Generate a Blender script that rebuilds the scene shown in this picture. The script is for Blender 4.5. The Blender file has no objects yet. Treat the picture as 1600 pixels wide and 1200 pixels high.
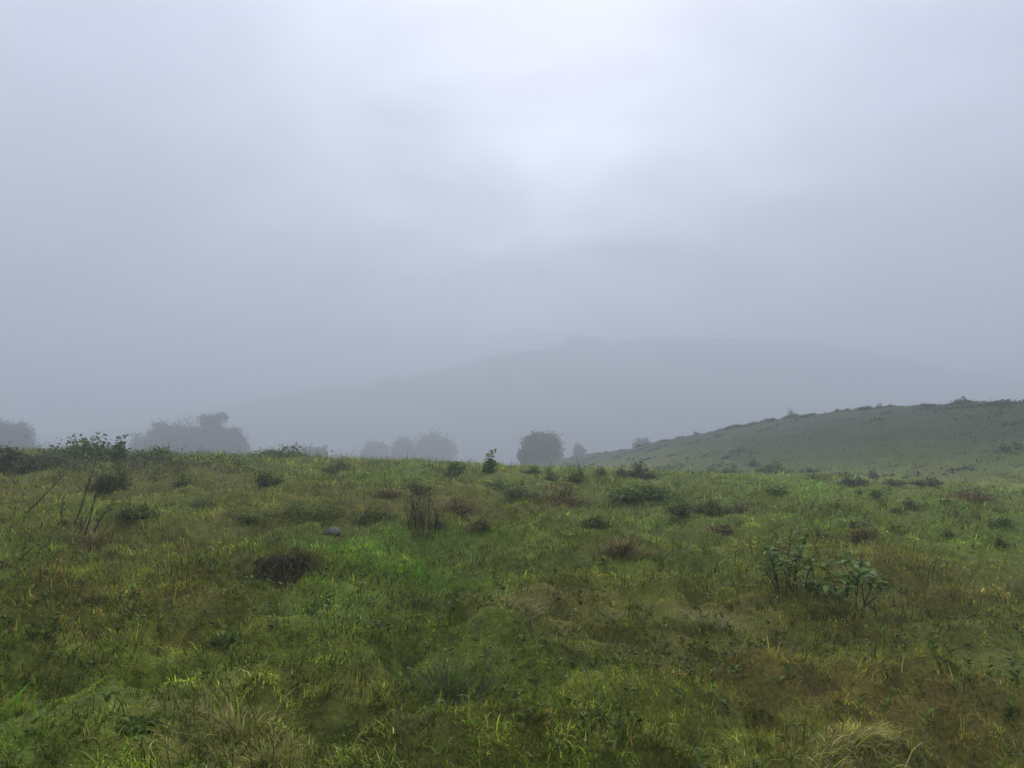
import bpy, math, random
import numpy as np
from mathutils import Vector

scene = bpy.context.scene
coll = scene.collection
R = math.radians

# ------------------------------------------------------------------ camera
PITCH = R(4.42)
FPX = 1164.0
EYE = np.array([0.0, 0.0, 1.6])
cd = bpy.data.cameras.new('camera'); cam = bpy.data.objects.new('camera', cd)
coll.objects.link(cam); scene.camera = cam
cd.sensor_width = 36.0; cd.lens = 36.0 * FPX / 1600.0
cd.clip_start = 0.05; cd.clip_end = 5000
cam.location = EYE; cam.rotation_euler = (R(90) + PITCH, 0, 0)

# ------------------------------------------------------------------ sky, sun
SUN_EL, SUN_AZ = R(40), R(3)
world = bpy.data.worlds.new('World'); scene.world = world; world.use_nodes = True
nt = world.node_tree; nt.nodes.clear()
N = lambda t: nt.nodes.new(t)
L = nt.links.new
out = N('ShaderNodeOutputWorld'); bg = N('ShaderNodeBackground'); bg.inputs['Strength'].default_value = 0.10
sky = N('ShaderNodeTexSky'); sky.sky_type = 'NISHITA'; sky.sun_disc = False
sky.sun_elevation = SUN_EL; sky.sun_rotation = SUN_AZ; sky.dust_density = 6; sky.air_density = 1.5
tc = N('ShaderNodeTexCoord'); sep = N('ShaderNodeSeparateXYZ'); L(tc.outputs['Generated'], sep.inputs[0])
def M(op, a, b=None, c=None):
    n = N('ShaderNodeMath'); n.operation = op
    for i, v in enumerate((a, b, c)):
        if v is None: continue
        if isinstance(v, (int, float)): n.inputs[i].default_value = v
        else: L(v, n.inputs[i])
    return n.outputs[0]
zc = M('MAXIMUM', sep.outputs['Z'], 0.0)
# overcast luminance: zenith three times the horizon
over = M('MULTIPLY_ADD', zc, 0.80, 0.235)
# brighter cloud round the hidden sun
dot = N('ShaderNodeVectorMath'); dot.operation = 'DOT_PRODUCT'
L(tc.outputs['Generated'], dot.inputs[0])
THIN_EL, THIN_AZ = R(19), R(2)     # where the cloud is thinnest
dot.inputs[1].default_value = (math.sin(THIN_AZ)*math.cos(THIN_EL), math.cos(THIN_AZ)*math.cos(THIN_EL), math.sin(THIN_EL))
# uneven cloud base, projected on a plane overhead
den = M('ADD', zc, 0.22)
com = N('ShaderNodeCombineXYZ')
L(M('DIVIDE', sep.outputs['X'], den), com.inputs[0]); L(M('DIVIDE', sep.outputs['Y'], den), com.inputs[1])
com.inputs[2].default_value = 3.1
def cloud(scale, detail, dist, off):
    mp = N('ShaderNodeMapping'); mp.inputs['Location'].default_value = off
    L(com.outputs[0], mp.inputs[0])
    n = N('ShaderNodeTexNoise'); n.inputs['Scale'].default_value = scale
    n.inputs['Detail'].default_value = detail; n.inputs['Roughness'].default_value = 0.45
    n.inputs['Distortion'].default_value = dist
    L(mp.outputs[0], n.inputs['Vector']); return n.outputs['Fac']
CX, CY = 6.22, 9.0
glow = M('MULTIPLY', M('POWER', M('MAXIMUM', dot.outputs['Value'], 0.0), 26.0), M('MULTIPLY_ADD', M('SUBTRACT', cloud(2.0, 3, 0.8, (CX, CY, 1)), 0.42), 1.5, 0.25))
cl = M('ADD', M('MULTIPLY', M('SUBTRACT', cloud(1.5, 3, 0.5, (12, 3, 0)), 0.5), 0.85),
       M('MULTIPLY', M('SUBTRACT', cloud(2.3, 4, 0.8, (5, 2, 0)), 0.5), 0.26))
lum = M('MULTIPLY', M('ADD', over, glow), M('ADD', cl, 1.0))
lum10 = M('MULTIPLY', lum, 11.6)
tint = N('ShaderNodeMix'); tint.data_type = 'RGBA'
tint.inputs['A'].default_value = (0.735, 0.84, 1.04, 1); tint.inputs['B'].default_value = (0.79, 0.855, 1.04, 1)
L(cloud(0.9, 2, 0.2, (9, 1, 0)), tint.inputs['Factor'])
sc_ = N('ShaderNodeVectorMath'); sc_.operation = 'SCALE'
L(tint.outputs['Result'], sc_.inputs[0]); L(lum10, sc_.inputs['Scale'])
mix = N('ShaderNodeMix'); mix.data_type = 'RGBA'; mix.inputs['Factor'].default_value = 0.94
L(sky.outputs[0], mix.inputs['A']); L(sc_.outputs[0], mix.inputs['B'])
L(mix.outputs['Result'], bg.inputs['Color']); L(bg.outputs[0], out.inputs[0])

sd = bpy.data.lights.new('sun', 'SUN'); so = bpy.data.objects.new('sun', sd); coll.objects.link(so)
sd.energy = 1.5; sd.angle = R(35); sd.color = (1.0, 0.96, 0.88)
so.rotation_euler = (R(90) - SUN_EL, 0, math.pi - SUN_AZ)   # shines from ahead, high above

vs = scene.view_settings
vs.view_transform = 'Standard'; vs.look = 'None'; vs.exposure = 0.55; vs.gamma = 1.0; vs.use_curve_mapping = False
scene.render.engine = 'CYCLES'
cy = scene.cycles
cy.use_denoising = True; cy.max_bounces = 6; cy.diffuse_bounces = 4; cy.glossy_bounces = 2
cy.transmission_bounces = 3; cy.volume_bounces = 2; cy.use_adaptive_sampling = False
cy.caustics_reflective = False; cy.caustics_refractive = False
HAZE_DENSITY = 0.0051

# ------------------------------------------------------------------ noise and terrain
rng = np.random.default_rng(11)
def vnoise(x, y, seed=0):
    x = np.asarray(x, float); y = np.asarray(y, float)
    ix = np.floor(x).astype(np.int64); iy = np.floor(y).astype(np.int64)
    fx = x - ix; fy = y - iy
    fx = fx*fx*fx*(fx*(fx*6-15)+10); fy = fy*fy*fy*(fy*(fy*6-15)+10)
    def h(a, b):
        n = (a*374761393 + b*668265263 + seed*974634777) & 0xffffffff
        n = ((n ^ (n >> 13)) * 1274126177) & 0xffffffff
        n = n ^ (n >> 16)
        return (n & 0xffff) / 32767.5 - 1.0
    a = h(ix, iy); b = h(ix+1, iy); c = h(ix, iy+1); d = h(ix+1, iy+1)
    return (a*(1-fx)+b*fx)*(1-fy) + (c*(1-fx)+d*fx)*fy
def fbm(x, y, seed=0, octv=3, gain=0.5):
    s = 0; a = 1; t = 0; f = 1.0
    for i in range(octv):
        s = s + a*vnoise(x*f + 17.3*i, y*f - 9.1*i, seed+i); t += a; a *= gain; f *= 2.03
    return s / t
def smax(a, b, k):
    h = np.clip(0.5 + 0.5*(a-b)/k, 0, 1)
    return b*(1-h) + a*h + k*h*(1-h)
def sstep(a, b, x):
    t = np.clip((x-a)/(b-a), 0, 1); return t*t*(3-2*t)
def ray(px, py):
    """direction of a photo pixel, scaled to one metre of depth along +Y"""
    xc = (px-800)/FPX; yc = -(py-600)/FPX
    d = np.array([xc, math.cos(PITCH) - yc*math.sin(PITCH), math.sin(PITCH) + yc*math.cos(PITCH)])
    return d / d[1]
# skyline of the hillside on the right, and of the hill far behind: a pixel and the depth at which it stands
ridge_px = [(560, 800, 130), (760, 745, 118), (860, 722, 112), (920, 714, 106), (1000, 703, 99), (1100, 688, 91), (1200, 667, 80), (1300, 652, 71), (1400, 640, 63), (1500, 632, 56), (1600, 626, 51), (1800, 617, 45), (2200, 604, 38)]
ridge = []
for p in ridge_px:
    ridge.append(EYE + ray(p[0], p[1])*p[2])
ridge.append(np.array([260.0, 10.0, 8.0])); ridge = np.array(ridge)
def ridge_height(x, y):
    """height and distance of the nearest stretch of the right hillside's crest line"""
    best = np.full(np.shape(x), 1e9); zz = np.zeros(np.shape(x))
    for a, b in zip(ridge[:-1], ridge[1:]):
        ex, ey = b[0]-a[0], b[1]-a[1]
        t = np.clip(((x-a[0])*ex + (y-a[1])*ey)/(ex*ex+ey*ey), 0, 1)
        d = np.hypot(x-a[0]-t*ex, y-a[1]-t*ey); m = d < best
        zz = np.where(m, a[2]+t*(b[2]-a[2]), zz); best = np.where(m, d, best)
    return zz, best
far_px = [(-900, 720), (0, 690), (200, 668), (300, 645), (380, 630), (480, 612), (600, 600), (690, 580), (770, 556), (900, 540), (1000, 531), (1100, 528), (1250, 533), (1350, 548), (1500, 580), (1700, 612), (2400, 650)]
FAR_Y = 620.0
fx_, fz_ = [], []
for p in far_px:
    P = EYE + ray(*p)*FAR_Y; fx_.append(P[0]); fz_.append(P[2])
pits = []      # (x, y, radius, depth): small hollows and bare spots in the turf
def macro(x, y):
    z = 0.0565*y - 0.0013*y*y - 0.034*x - 0.0004*x*x
    z = z + 0.19*fbm(x*.11, y*.11, 5, 2)*sstep(4, 14, np.hypot(x, y))
    z = smax(z, -13.0 + 2.0*vnoise(x*.015, y*.015, 31), 4.0)
    zr, dr = ridge_height(x, y)
    hr = zr - 0.30*(np.sqrt(dr*dr + 100.0) - 10.0)
    hr = hr + 0.35*fbm(x*.06, y*.06, 8, 3)
    z = smax(z, hr, 1.2)
    t = x*FAR_Y/np.maximum(y, 60)
    zf = np.interp(t, fx_, fz_)
    df = y - FAR_Y
    hf = zf - np.where(df < 0, 0.52, 0.10)*(np.sqrt(df*df + 900.0) - 30.0) + 2.2*fbm(x*.025, y*.025, 9, 3)
    hf = np.where(y > 60, hf, -80)
    z = smax(z, hf, 5.0)
    return z
def H(x, y):
    x = np.asarray(x, float); y = np.asarray(y, float)
    z = macro(x, y)
    r = np.hypot(x, y)
    near = 1 - sstep(30, 70, r)
    b = fbm(x*1.05, y*1.05, 41, 2)
    z = z + near*(0.14*b + 0.20*np.maximum(fbm(x*1.9, y*1.9, 43, 3), -.35))
    z = z - near*0.13*sstep(.20, .45, -fbm(x*3.1, y*3.1, 53, 2))
    z = z + (1-near)*0.22*fbm(x*.45, y*.45, 47, 2)*(1-sstep(150, 300, r))
    for (cx, cy_, rad, dep) in pits:
        d2 = ((x-cx)**2 + (y-cy_)**2)/(rad*rad)
        z = z - dep*np.exp(-d2*1.5)
    return z
def h1(x, y): return float(H(np.array([x]), np.array([y]))[0])
_marched = np.concatenate([np.arange(2, 12, .05), np.arange(12, 60, .2), np.arange(60, 600, 1.0)])
def ground(px, py):
    """where the ray through a photo pixel meets the ground"""
    d = ray(px, py)
    P = EYE[None] + d[None]*_marched[:, None]
    hit = np.nonzero(P[:, 2] < H(P[:, 0], P[:, 1]))[0]
    i = hit[0] if len(hit) else 290
    a = _marched[max(i-1, 0)]; b = _marched[i]
    for _ in range(12):
        m = .5*(a+b); Q = EYE + d*m
        if Q[2] < h1(Q[0], Q[1]): b = m
        else: a = m
    Q = EYE + d*b
    return Q[0], Q[1]
def at_depth(px, depth):
    d = ray(px, 690); return d[0]*depth, depth

# ------------------------------------------------------------------ mesh building
def build(name, V, quads=None, tris=None, col=None, mat=None, parent=None, smooth=False, loc=None):
    V = np.asarray(V, np.float32)
    me = bpy.data.meshes.new(name)
    quads = np.zeros((0, 4), np.int32) if quads is None else np.asarray(quads, np.int32).reshape(-1, 4)
    tris = np.zeros((0, 3), np.int32) if tris is None else np.asarray(tris, np.int32).reshape(-1, 3)
    me.vertices.add(len(V)); me.vertices.foreach_set('co', V.ravel())
    nl = len(quads)*4 + len(tris)*3
    me.loops.add(nl); me.loops.foreach_set('vertex_index', np.concatenate([quads.ravel(), tris.ravel()]).astype(np.int32))
    tot = np.concatenate([np.full(len(quads), 4), np.full(len(tris), 3)]).astype(np.int32)
    me.polygons.add(len(tot))
    st = np.zeros(len(tot), np.int32); st[1:] = np.cumsum(tot)[:-1]
    me.polygons.foreach_set('loop_start', st); me.polygons.foreach_set('loop_total', tot)
    if smooth: me.polygons.foreach_set('use_smooth', np.ones(len(tot), bool))
    me.update(calc_edges=True)
    if col is not None:
        ca = me.attributes.new('Col', 'FLOAT_COLOR', 'POINT')
        c4 = np.ones((len(V), 4), np.float32); c4[:, :3] = col
        ca.data.foreach_set('color', c4.ravel())
    if mat: me.materials.append(mat)
    o = bpy.data.objects.new(name, me); coll.objects.link(o)
    if parent: o.parent = parent
    if loc is not None: o.location = loc
    return o
def thing(name, label, cat, loc, group=None):
    o = bpy.data.objects.new(name, None); coll.objects.link(o); o.location = loc
    o.empty_display_size = .2
    o['label'] = label; o['category'] = cat
    if group: o['group'] = group
    return o
def tag(o, label, cat, group=None):
    o['label'] = label; o['category'] = cat
    if group: o['group'] = group
class Acc:
    def __init__(s): s.V, s.Q, s.T, s.C, s.n = [], [], [], [], 0
    def add(s, V, Q=None, T=None, C=None):
        V = np.asarray(V, float)
        if Q is not None: s.Q.append(np.asarray(Q) + s.n)
        if T is not None: s.T.append(np.asarray(T) + s.n)
        s.V.append(V); s.C.append(np.broadcast_to(np.asarray(C if C is not None else (.1, .1, .1), float), V.shape)); s.n += len(V)
    def build(s, name, mat, parent=None, smooth=False, loc=None):
        return build(name, np.concatenate(s.V), np.concatenate(s.Q) if s.Q else None, np.concatenate(s.T) if s.T else None,
                     np.concatenate(s.C), mat, parent, smooth, loc)
def tube(path, rad, sides=5):
    path = np.asarray(path, float); n = len(path); rad = np.broadcast_to(rad, n)
    V = []
    for i in range(n):
        t = path[min(i+1, n-1)] - path[max(i-1, 0)]; t = t/(np.linalg.norm(t)+1e-9)
        u = np.cross(t, [0.3, 0.9, 0.1]); u /= np.linalg.norm(u)+1e-9; v = np.cross(t, u)
        for k in range(sides):
            a = 2*math.pi*k/sides; V.append(path[i] + rad[i]*(math.cos(a)*u + math.sin(a)*v))
    Q = [[i*sides+k, i*sides+(k+1) % sides, (i+1)*sides+(k+1) % sides, (i+1)*sides+k] for i in range(n-1) for k in range(sides)]
    V.append(path[-1]); e = len(V)-1
    T = [[(n-1)*sides+k, (n-1)*sides+(k+1) % sides, e] for k in range(sides)]
    return np.array(V), np.array(Q), np.array(T)
def unit(v): return v/(np.linalg.norm(v, axis=-1, keepdims=True)+1e-9)
def leaf_quads(C, D, up, ln, wd, fold=.25):
    """folded diamond leaves: C base point, D direction, up rough normal"""
    n = len(C); D = unit(D); S = unit(np.cross(D, up)); U = np.cross(S, D)
    ln = np.broadcast_to(ln, n)[:, None]; wd = np.broadcast_to(wd, n)[:, None]
    m = C + D*ln*.45
    V = np.stack([C, m + S*wd*.5 + U*wd*fold, C + D*ln - U*ln*.12, m - S*wd*.5 + U*wd*fold], 1).reshape(-1, 3)
    Q = np.arange(n*4).reshape(n, 4)
    return V, Q

# ------------------------------------------------------------------ materials
def principled(name, rough=.7, spec=.3):
    m = bpy.data.materials.new(name); m.use_nodes = True
    b = m.node_tree.nodes['Principled BSDF']; b.inputs['Roughness'].default_value = rough
    b.inputs['Specular IOR Level'].default_value = spec
    return m, m.node_tree, b
def veg_mat(name, trans, rough=.55, spec=.3):
    m, t, b = principled(name, rough, spec)
    a = t.nodes.new('ShaderNodeAttribute'); a.attribute_name = 'Col'
    g = t.nodes.new('ShaderNodeNewGeometry')
    n = t.nodes.new('ShaderNodeTexNoise'); n.inputs['Scale'].default_value = 9; n.inputs['Detail'].default_value = 3
    t.links.new(g.outputs['Position'], n.inputs['Vector'])
    mr = t.nodes.new('ShaderNodeMapRange'); mr.inputs[1].default_value = .3; mr.inputs[2].default_value = .7
    mr.inputs[3].default_value = .72; mr.inputs[4].default_value = 1.28
    t.links.new(n.outputs['Fac'], mr.inputs[0])
    s = t.nodes.new('ShaderNodeVectorMath'); s.operation = 'SCALE'
    t.links.new(a.outputs['Color'], s.inputs[0]); t.links.new(mr.outputs[0], s.inputs['Scale'])
    t.links.new(s.outputs[0], b.inputs['Base Color'])
    if trans:
        tr = t.nodes.new('ShaderNodeBsdfTranslucent'); t.links.new(s.outputs[0], tr.inputs['Color'])
        mx = t.nodes.new('ShaderNodeMixShader'); mx.inputs[0].default_value = trans
        t.links.new(b.outputs[0], mx.inputs[1]); t.links.new(tr.outputs[0], mx.inputs[2])
        t.links.new(mx.outputs[0], t.nodes['Material Output'].inputs['Surface'])
    return m
M_GRASS = veg_mat('grass_blades', .38, .6, .05)
M_LEAF = veg_mat('leaves', .25, .5, .12)
M_DRY = veg_mat('dry_stalks', .15, .7, .2)
M_BARK = veg_mat('bark', 0, .85, .15)
def ground_mat():
    m, t, b = principled('turf_soil', .9, .15)
    a = t.nodes.new('ShaderNodeAttribute'); a.attribute_name = 'Col'
    g = t.nodes.new('ShaderNodeNewGeometry')
    last = a.outputs['Color']
    for sc, lo, hi in ((38, .55, 1.45), (5.5, .75, 1.25), (.9, .8, 1.2)):
        n = t.nodes.new('ShaderNodeTexNoise'); n.inputs['Scale'].default_value = sc; n.inputs['Detail'].default_value = 5
        n.inputs['Roughness'].default_value = .65
        t.links.new(g.outputs['Position'], n.inputs['Vector'])
        mr = t.nodes.new('ShaderNodeMapRange'); mr.inputs[1].default_value = .3; mr.inputs[2].default_value = .7
        mr.inputs[3].default_value = lo; mr.inputs[4].default_value = hi
        t.links.new(n.outputs['Fac'], mr.inputs[0])
        s = t.nodes.new('ShaderNodeVectorMath'); s.operation = 'SCALE'
        t.links.new(last, s.inputs[0]); t.links.new(mr.outputs[0], s.inputs['Scale']); last = s.outputs[0]
        if sc == 38:
            bp = t.nodes.new('ShaderNodeBump'); bp.inputs['Strength'].default_value = .6; bp.inputs['Distance'].default_value = .03
            t.links.new(n.outputs['Fac'], bp.inputs['Height']); t.links.new(bp.outputs[0], b.inputs['Normal'])
    t.links.new(last, b.inputs['Base Color'])
    return m
M_GROUND = ground_mat()
def stone_mat():
    m, t, b = principled('weathered_stone', .85, .2)
    n = t.nodes.new('ShaderNodeTexNoise'); n.inputs['Scale'].default_value = 14; n.inputs['Detail'].default_value = 6
    r = t.nodes.new('ShaderNodeValToRGB')
    r.color_ramp.elements[0].position = .35; r.color_ramp.elements[0].color = (.06, .065, .045, 1)
    r.color_ramp.elements[1].position = .7; r.color_ramp.elements[1].color = (.22, .22, .20, 1)
    t.links.new(n.outputs['Fac'], r.inputs[0]); t.links.new(r.outputs[0], b.inputs['Base Color'])
    return m
M_STONE = stone_mat()

# ------------------------------------------------------------------ colour of the sward
DARK = np.array([.068, .122, .011]); OLIVE = np.array([.185, .232, .018]); BRIGHT = np.array([.140, .330, .024])
YELLOW = np.array([.32, .37, .034]); STRAW = np.array([.42, .35, .125]); BROWN = np.array([.220, .172, .034])
# (pixel x, pixel y, radius across m, radius deep m, which, strength)
patch_px = [
 (600, 880, 1.0, 1.2, 'bright', 1.0), (690, 860, .6, .9, 'bright', .6), (530, 850, .8, .8, 'bright', .5), (500, 960, .5, .5, 'bright', .5),
 (220, 985, 1.1, .35, 'brown', .9), (110, 905, 1.0, .8, 'brown', .8), (170, 840, 1.1, .8, 'brown', .7), (330, 930, .6, .4, 'brown', .5),
 (400, 890, .5, .8, 'brown', .8), (370, 1130, .40, .30, 'straw', .9), (430, 1180, .35, .2, 'straw', .8), (300, 1190, .3, .2, 'straw', .6),
 (20, 1105, .35, .2, 'yellow', 1.0), (150, 1170, .5, .2, 'yellow', .3), (280, 1010, .5, .3, 'yellow', .4),
 (965, 848, .9, .8, 'brown', .9), (910, 945, .7, .6, 'brown', .8), (815, 945, .5, .35, 'straw', .7), (1080, 915, 1.0, .7, 'brown', .6),
 (1010, 990, .9, .4, 'brown', .6), (1100, 1050, .9, .5, 'brown', .6), (1250, 1040, .9, .5, 'brown', .6), (1420, 930, 1.4, 1.0, 'brown', .7),
 (1250, 950, .9, .6, 'brown', .7), (1500, 1000, 1.2, .5, 'brown', .4), (1400, 1090, .9, .4, 'brown', .6), (1480, 1160, .6, .3, 'brown', .7), (1330, 1150, .3, .25, 'straw', .9),
 (1060, 1130, .5, .25, 'yellow', .35), (930, 1130, .5, .3, 'brown', .5), (1040, 1000, .4, .3, 'yellow', .4),
 (1340, 860, 1.2, 1.5, 'brown', .7), (880, 775, 1.5, 2.5, 'brown', .7), (660, 790, 1.2, 2.0, 'brown', .6), (590, 780, 1.6, 2.5, 'brown', .4), (760, 880, 1.2, 1.5, 'brown', .5),
 (870, 1010, .9, .5, 'green', .8), (700, 1130, .9, .3, 'green', .5), (1000, 790, 2.0, 3.0, 'bright', .35), (1200, 760, 3.5, 5.0, 'bright', .25), (820, 850, 1.5, 1.5, 'bright', .3),
 (1550, 1000, 1.0, .8, 'green', .6), (60, 790, 3.0, 4.0, 'brown', .5), (180, 760, 3.0, 4.0, 'brown', .35), (730, 1000, .5, .4, 'green', .5),
]
patch_px += [(430, 1000, .8, .4, 'yellow', .5), (560, 1080, .6, .3, 'brown', .6), (120, 1010, .7, .35, 'yellow', .5), (760, 970, .8, .4, 'yellow', .45), (900, 1080, .6, .35, 'yellow', .45), (60, 960, .6, .4, 'brown', .5), (1180, 870, 1.0, .9, 'yellow', .4), (660, 1150, .4, .2, 'brown', .5), (340, 1060, .4, .25, 'brown', .6), (1150, 1000, 1.6, 1.0, 'brown', .5), (1300, 1120, 1.2, .6, 'brown', .5), (1000, 930, 1.2, .8, 'yellow', .35), (1500, 1100, 1, .6, 'brown', .5), (300, 900, 1.2, .7, 'brown', .4)]
patches = [(ground(a, b) + (c, d, k, s)) for a, b, c, d, k, s in patch_px]
def sward(x, y):
    """weights of each colour of grass at a place: dark, olive, bright, yellow, straw, brown"""
    n1 = fbm(x*.55, y*.55, 61, 3); n2 = fbm(x*.35+40, y*.35, 71, 3); n3 = fbm(x*1.7, y*1.7, 81, 2); n4 = fbm(x*1.3, y*1.3+7, 91, 2)
    w = {}
    w['green'] = .42 + .5*n3
    w['olive'] = .75 + .5*n1
    w['bright'] = .16 + .5*np.maximum(n2, -.1) 
    w['yellow'] = .26 + .65*np.maximum(n4, -.2)
    w['straw'] = .13 + .30*np.maximum(n3, -.2)
    w['brown'] = .18 + .75*np.maximum(-n2, -.2) + .10*sstep(-4, 6, x)
    for (cx, cy_, ra, rd, k, s) in patches:
        g = np.exp(-(((x-cx)/ra)**2 + ((y-cy_)/rd)**2)*.9)*s
        g = g*(.75+.5*n3)
        for j in w:
            if j == k: w[j] = w[j] + g*2.2
            else: w[j] = w[j]*(1-.65*np.clip(g, 0, 1))
    W = np.stack([w[k] for k in ('green', 'olive', 'bright', 'yellow', 'straw', 'brown')], -1)
    W = np.maximum(W, 0.01)
    return W/W.sum(-1, keepdims=True)
HILL0, HILL1 = np.array([.018, .034, .010]), np.array([.048, .062, .018])
def hillside(x, y):
    zr, dr = ridge_height(x, y); r = np.hypot(x, y)
    m = np.maximum(sstep(34, 14, dr)*sstep(24, 48, r), sstep(60, 85, r))
    hn = (.5+.5*fbm(x*.12, y*.12, 33, 3))[:, None]
    return m[:, None], HILL0*(1-hn) + HILL1*hn
PAL = np.stack([DARK, OLIVE, BRIGHT, YELLOW, STRAW, BROWN])*1.0

# ------------------------------------------------------------------ hollows (dark bare spots) in the turf
for px, py, rad, dep in [(955, 1035, .06, .16), (1270, 1060, .14, .10), (1310, 1072, .10, .08), (100, 1065, .18, .10), (75, 1100, .10, .12), (640, 1035, .15, .12),
                         (740, 1060, .14, .12), (1455, 1080, .08, .10), (1190, 1100, .10, .10), (1080, 1150, .08, .10), (290, 1140, .06, .12), (215, 1135, .12, .10),
                         (150, 850, .45, .12), (1560, 1055, .12, .08), (570, 1040, .10, .10), (1100, 1090, .12, .08), (330, 960, .12, .08)]:
    x, y = ground(px, py); pits.append((x, y, rad*.75, dep*.7))
def pitmask(x, y):
    m = np.zeros_like(x)
    for (cx, cy_, rad, dep) in pits:
        m = np.maximum(m, np.exp(-(((x-cx)**2 + (y-cy_)**2)/(rad*rad))*1.1)*np.clip(dep/.1, 0, 1))
    return m

def holes(x, y): return .35*fbm(x*2.2, y*2.2, 121, 2) + .65*fbm(x*6.5, y*6.5, 127, 2)
# ------------------------------------------------------------------ the ground sheet
def make_ground():
    az = np.concatenate([np.arange(-56, 56, .42), np.arange(56, 304, 4.0)])
    az = np.radians(az); na = len(az)
    rr = np.concatenate([np.linspace(.4, 2.4, 8, endpoint=False), 2.4*np.exp(np.arange(0, math.log(900/2.4), .0135)), [900]])
    nr = len(rr)
    A, Rr = np.meshgrid(az, rr)
    x = (Rr*np.sin(A)).ravel(); y = (Rr*np.cos(A)).ravel()
    z = H(x, y)
    V = np.stack([x, y, z], 1)
    i = np.arange(nr-1)[:, None]*na; k = np.arange(na)[None]; k2 = (k+1) % na
    Q = np.stack([i+k, i+k2, i+na+k2, i+na+k], -1).reshape(-1, 4)[:, ::-1]
    V = np.concatenate([V, [[0, 0, h1(0, 0)]]]); c = len(V)-1
    T = np.stack([np.arange(na), np.full(na, c), (np.arange(na)+1) % na], 1)[:, ::-1]
    x, y = V[:, 0], V[:, 1]
    W = sward(x, y); base = (W[..., None]*PAL).sum(-2)
    r = np.hypot(x, y)
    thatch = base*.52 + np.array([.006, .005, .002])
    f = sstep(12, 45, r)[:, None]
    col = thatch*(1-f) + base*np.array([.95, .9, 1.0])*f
    hill, hillcol = hillside(x, y)
    col = col*(1-hill) + hillcol*hill
    soil = np.array([.018, .013, .008]); pm = pitmask(x, y)[:, None]*.7
    col = col*(1-pm) + soil*pm
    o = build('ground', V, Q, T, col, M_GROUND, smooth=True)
    o['kind'] = 'structure'; o['label'] = 'grassy hillside ground with distant foggy hills'
make_ground()

# ------------------------------------------------------------------ grass
def blades(x, y, ln, wd, lean_dir, lean, col, segs, z=None):
    """curved tapering blades; returns verts, quads, tris, colours"""
    n = len(x); z = H(x, y) - .012 if z is None else z
    B = np.stack([x, y, z], 1)
    D = np.stack([np.cos(lean_dir), np.sin(lean_dir), np.zeros(n)], 1)
    tw = lean_dir + rng.normal(math.pi/2, .7, n)
    S = np.stack([np.cos(tw), np.sin(tw), np.zeros(n)], 1)
    V = np.zeros((n, 2*segs+1, 3)); C = np.zeros((n, 2*segs+1, 3))
    tip = rng.uniform(.9, 1.35, n)[:, None]
    for s in range(segs+1):
        t = s/segs
        a = lean*(.35 + .65*t)*t**.2
        hgt = ln*t*np.cos(np.minimum(a, 1.45)); off = ln*t*np.sin(np.minimum(a, 1.45))
        droop = np.maximum(lean-.75, 0)*ln*.35*t*t
        P = B + D*off[:, None]; P[:, 2] += hgt - droop
        w = wd*(1-t**1.6)*.5
        if s < segs:
            V[:, 2*s] = P - S*w[:, None]; V[:, 2*s+1] = P + S*w[:, None]
            C[:, 2*s] = C[:, 2*s+1] = col*(1 + (tip-1)*t)
        else:
            V[:, 2*s] = P; C[:, 2*s] = col*tip
    b = (np.arange(n)*(2*segs+1))[:, None]
    Q = np.concatenate([b + np.array([[2*s, 2*s+1, 2*s+3, 2*s+2]]) for s in range(segs-1)]) if segs > 1 else None
    T = b + np.array([[2*segs-2, 2*segs-1, 2*segs]])
    return V.reshape(-1, 3), Q, T, C.reshape(-1, 3)
def tallness(x, y):
    r = np.hypot(x, y)
    t = np.clip(.5 + .9*fbm(x*.5, y*.5, 101, 2), 0, 1)
    t = t + .9*sstep(12, 22, r)*sstep(1.0, -4.0, x)*(.4+.6*np.clip(.5+fbm(x*.25, y*.25, 103, 2), 0, 1))
    return t
def grass_layer(acc, n, r0, r1, p, segs, l0, l1, wid, az=55):
    u = rng.random(n)
    r = (r0**-p + u*(r1**-p - r0**-p))**(-1/p)
    a = np.radians(rng.uniform(-az, az, n))
    x = r*np.sin(a); y = r*np.cos(a)
    hole = holes(x, y)
    keep = rng.random(n) < np.clip(1.05 + 2.4*np.minimum(hole+.18, 0), .22, 1)
    pm = pitmask(x, y); keep &= rng.random(n) > pm*.8
    x, y, r, hole = x[keep], y[keep], r[keep], hole[keep]; n = len(x)
    W = sward(x, y); cum = np.cumsum(W, 1); k = (rng.random(n)[:, None] > cum).sum(1).clip(0, 5)
    col = PAL[k]*rng.lognormal(0, .38, n)[:, None]*(1+rng.normal(0, .07, (n, 3)))
    dead = (hole < -.28) & (rng.random(n) < .5); col[dead] = np.array([.050, .036, .014])*rng.lognormal(0, .3, (int(dead.sum()), 1))
    mean = (W[..., None]*PAL).sum(1)
    col = col*.82 + mean*.18
    hm, hc = hillside(x, y); col = col*(1-hm) + hc*hm*rng.lognormal(0, .25, n)[:, None]
    col = col*np.exp(.80*fbm(x*3.7, y*3.7, 211, 2) + .40*fbm(x*9, y*9, 213, 2) + .06)[:, None]
    tl = tallness(x, y)
    ln = (l0 + (l1-l0)*tl)*rng.lognormal(0, .28, n)
    ln = np.where(rng.random(n) < .035, ln*2.3, ln)
    main = 2.2*fbm(x*.4, y*.4, 131, 2)*math.pi + .6
    ld = main + rng.normal(0, 1.1, n)
    lean = np.clip(np.abs(rng.normal(.95, .40, n)), .05, 1.45)
    w = wid*np.maximum(1, r/9.0)**.75*rng.uniform(.7, 1.4, n)
    acc.add(*blades(x, y, ln, w, ld, lean, np.maximum(col, .004), segs))
ac = Acc()
grass_layer(ac, 215000, 2.7, 8.0, .5, 3, .024, .064, .0062, 45)
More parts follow.
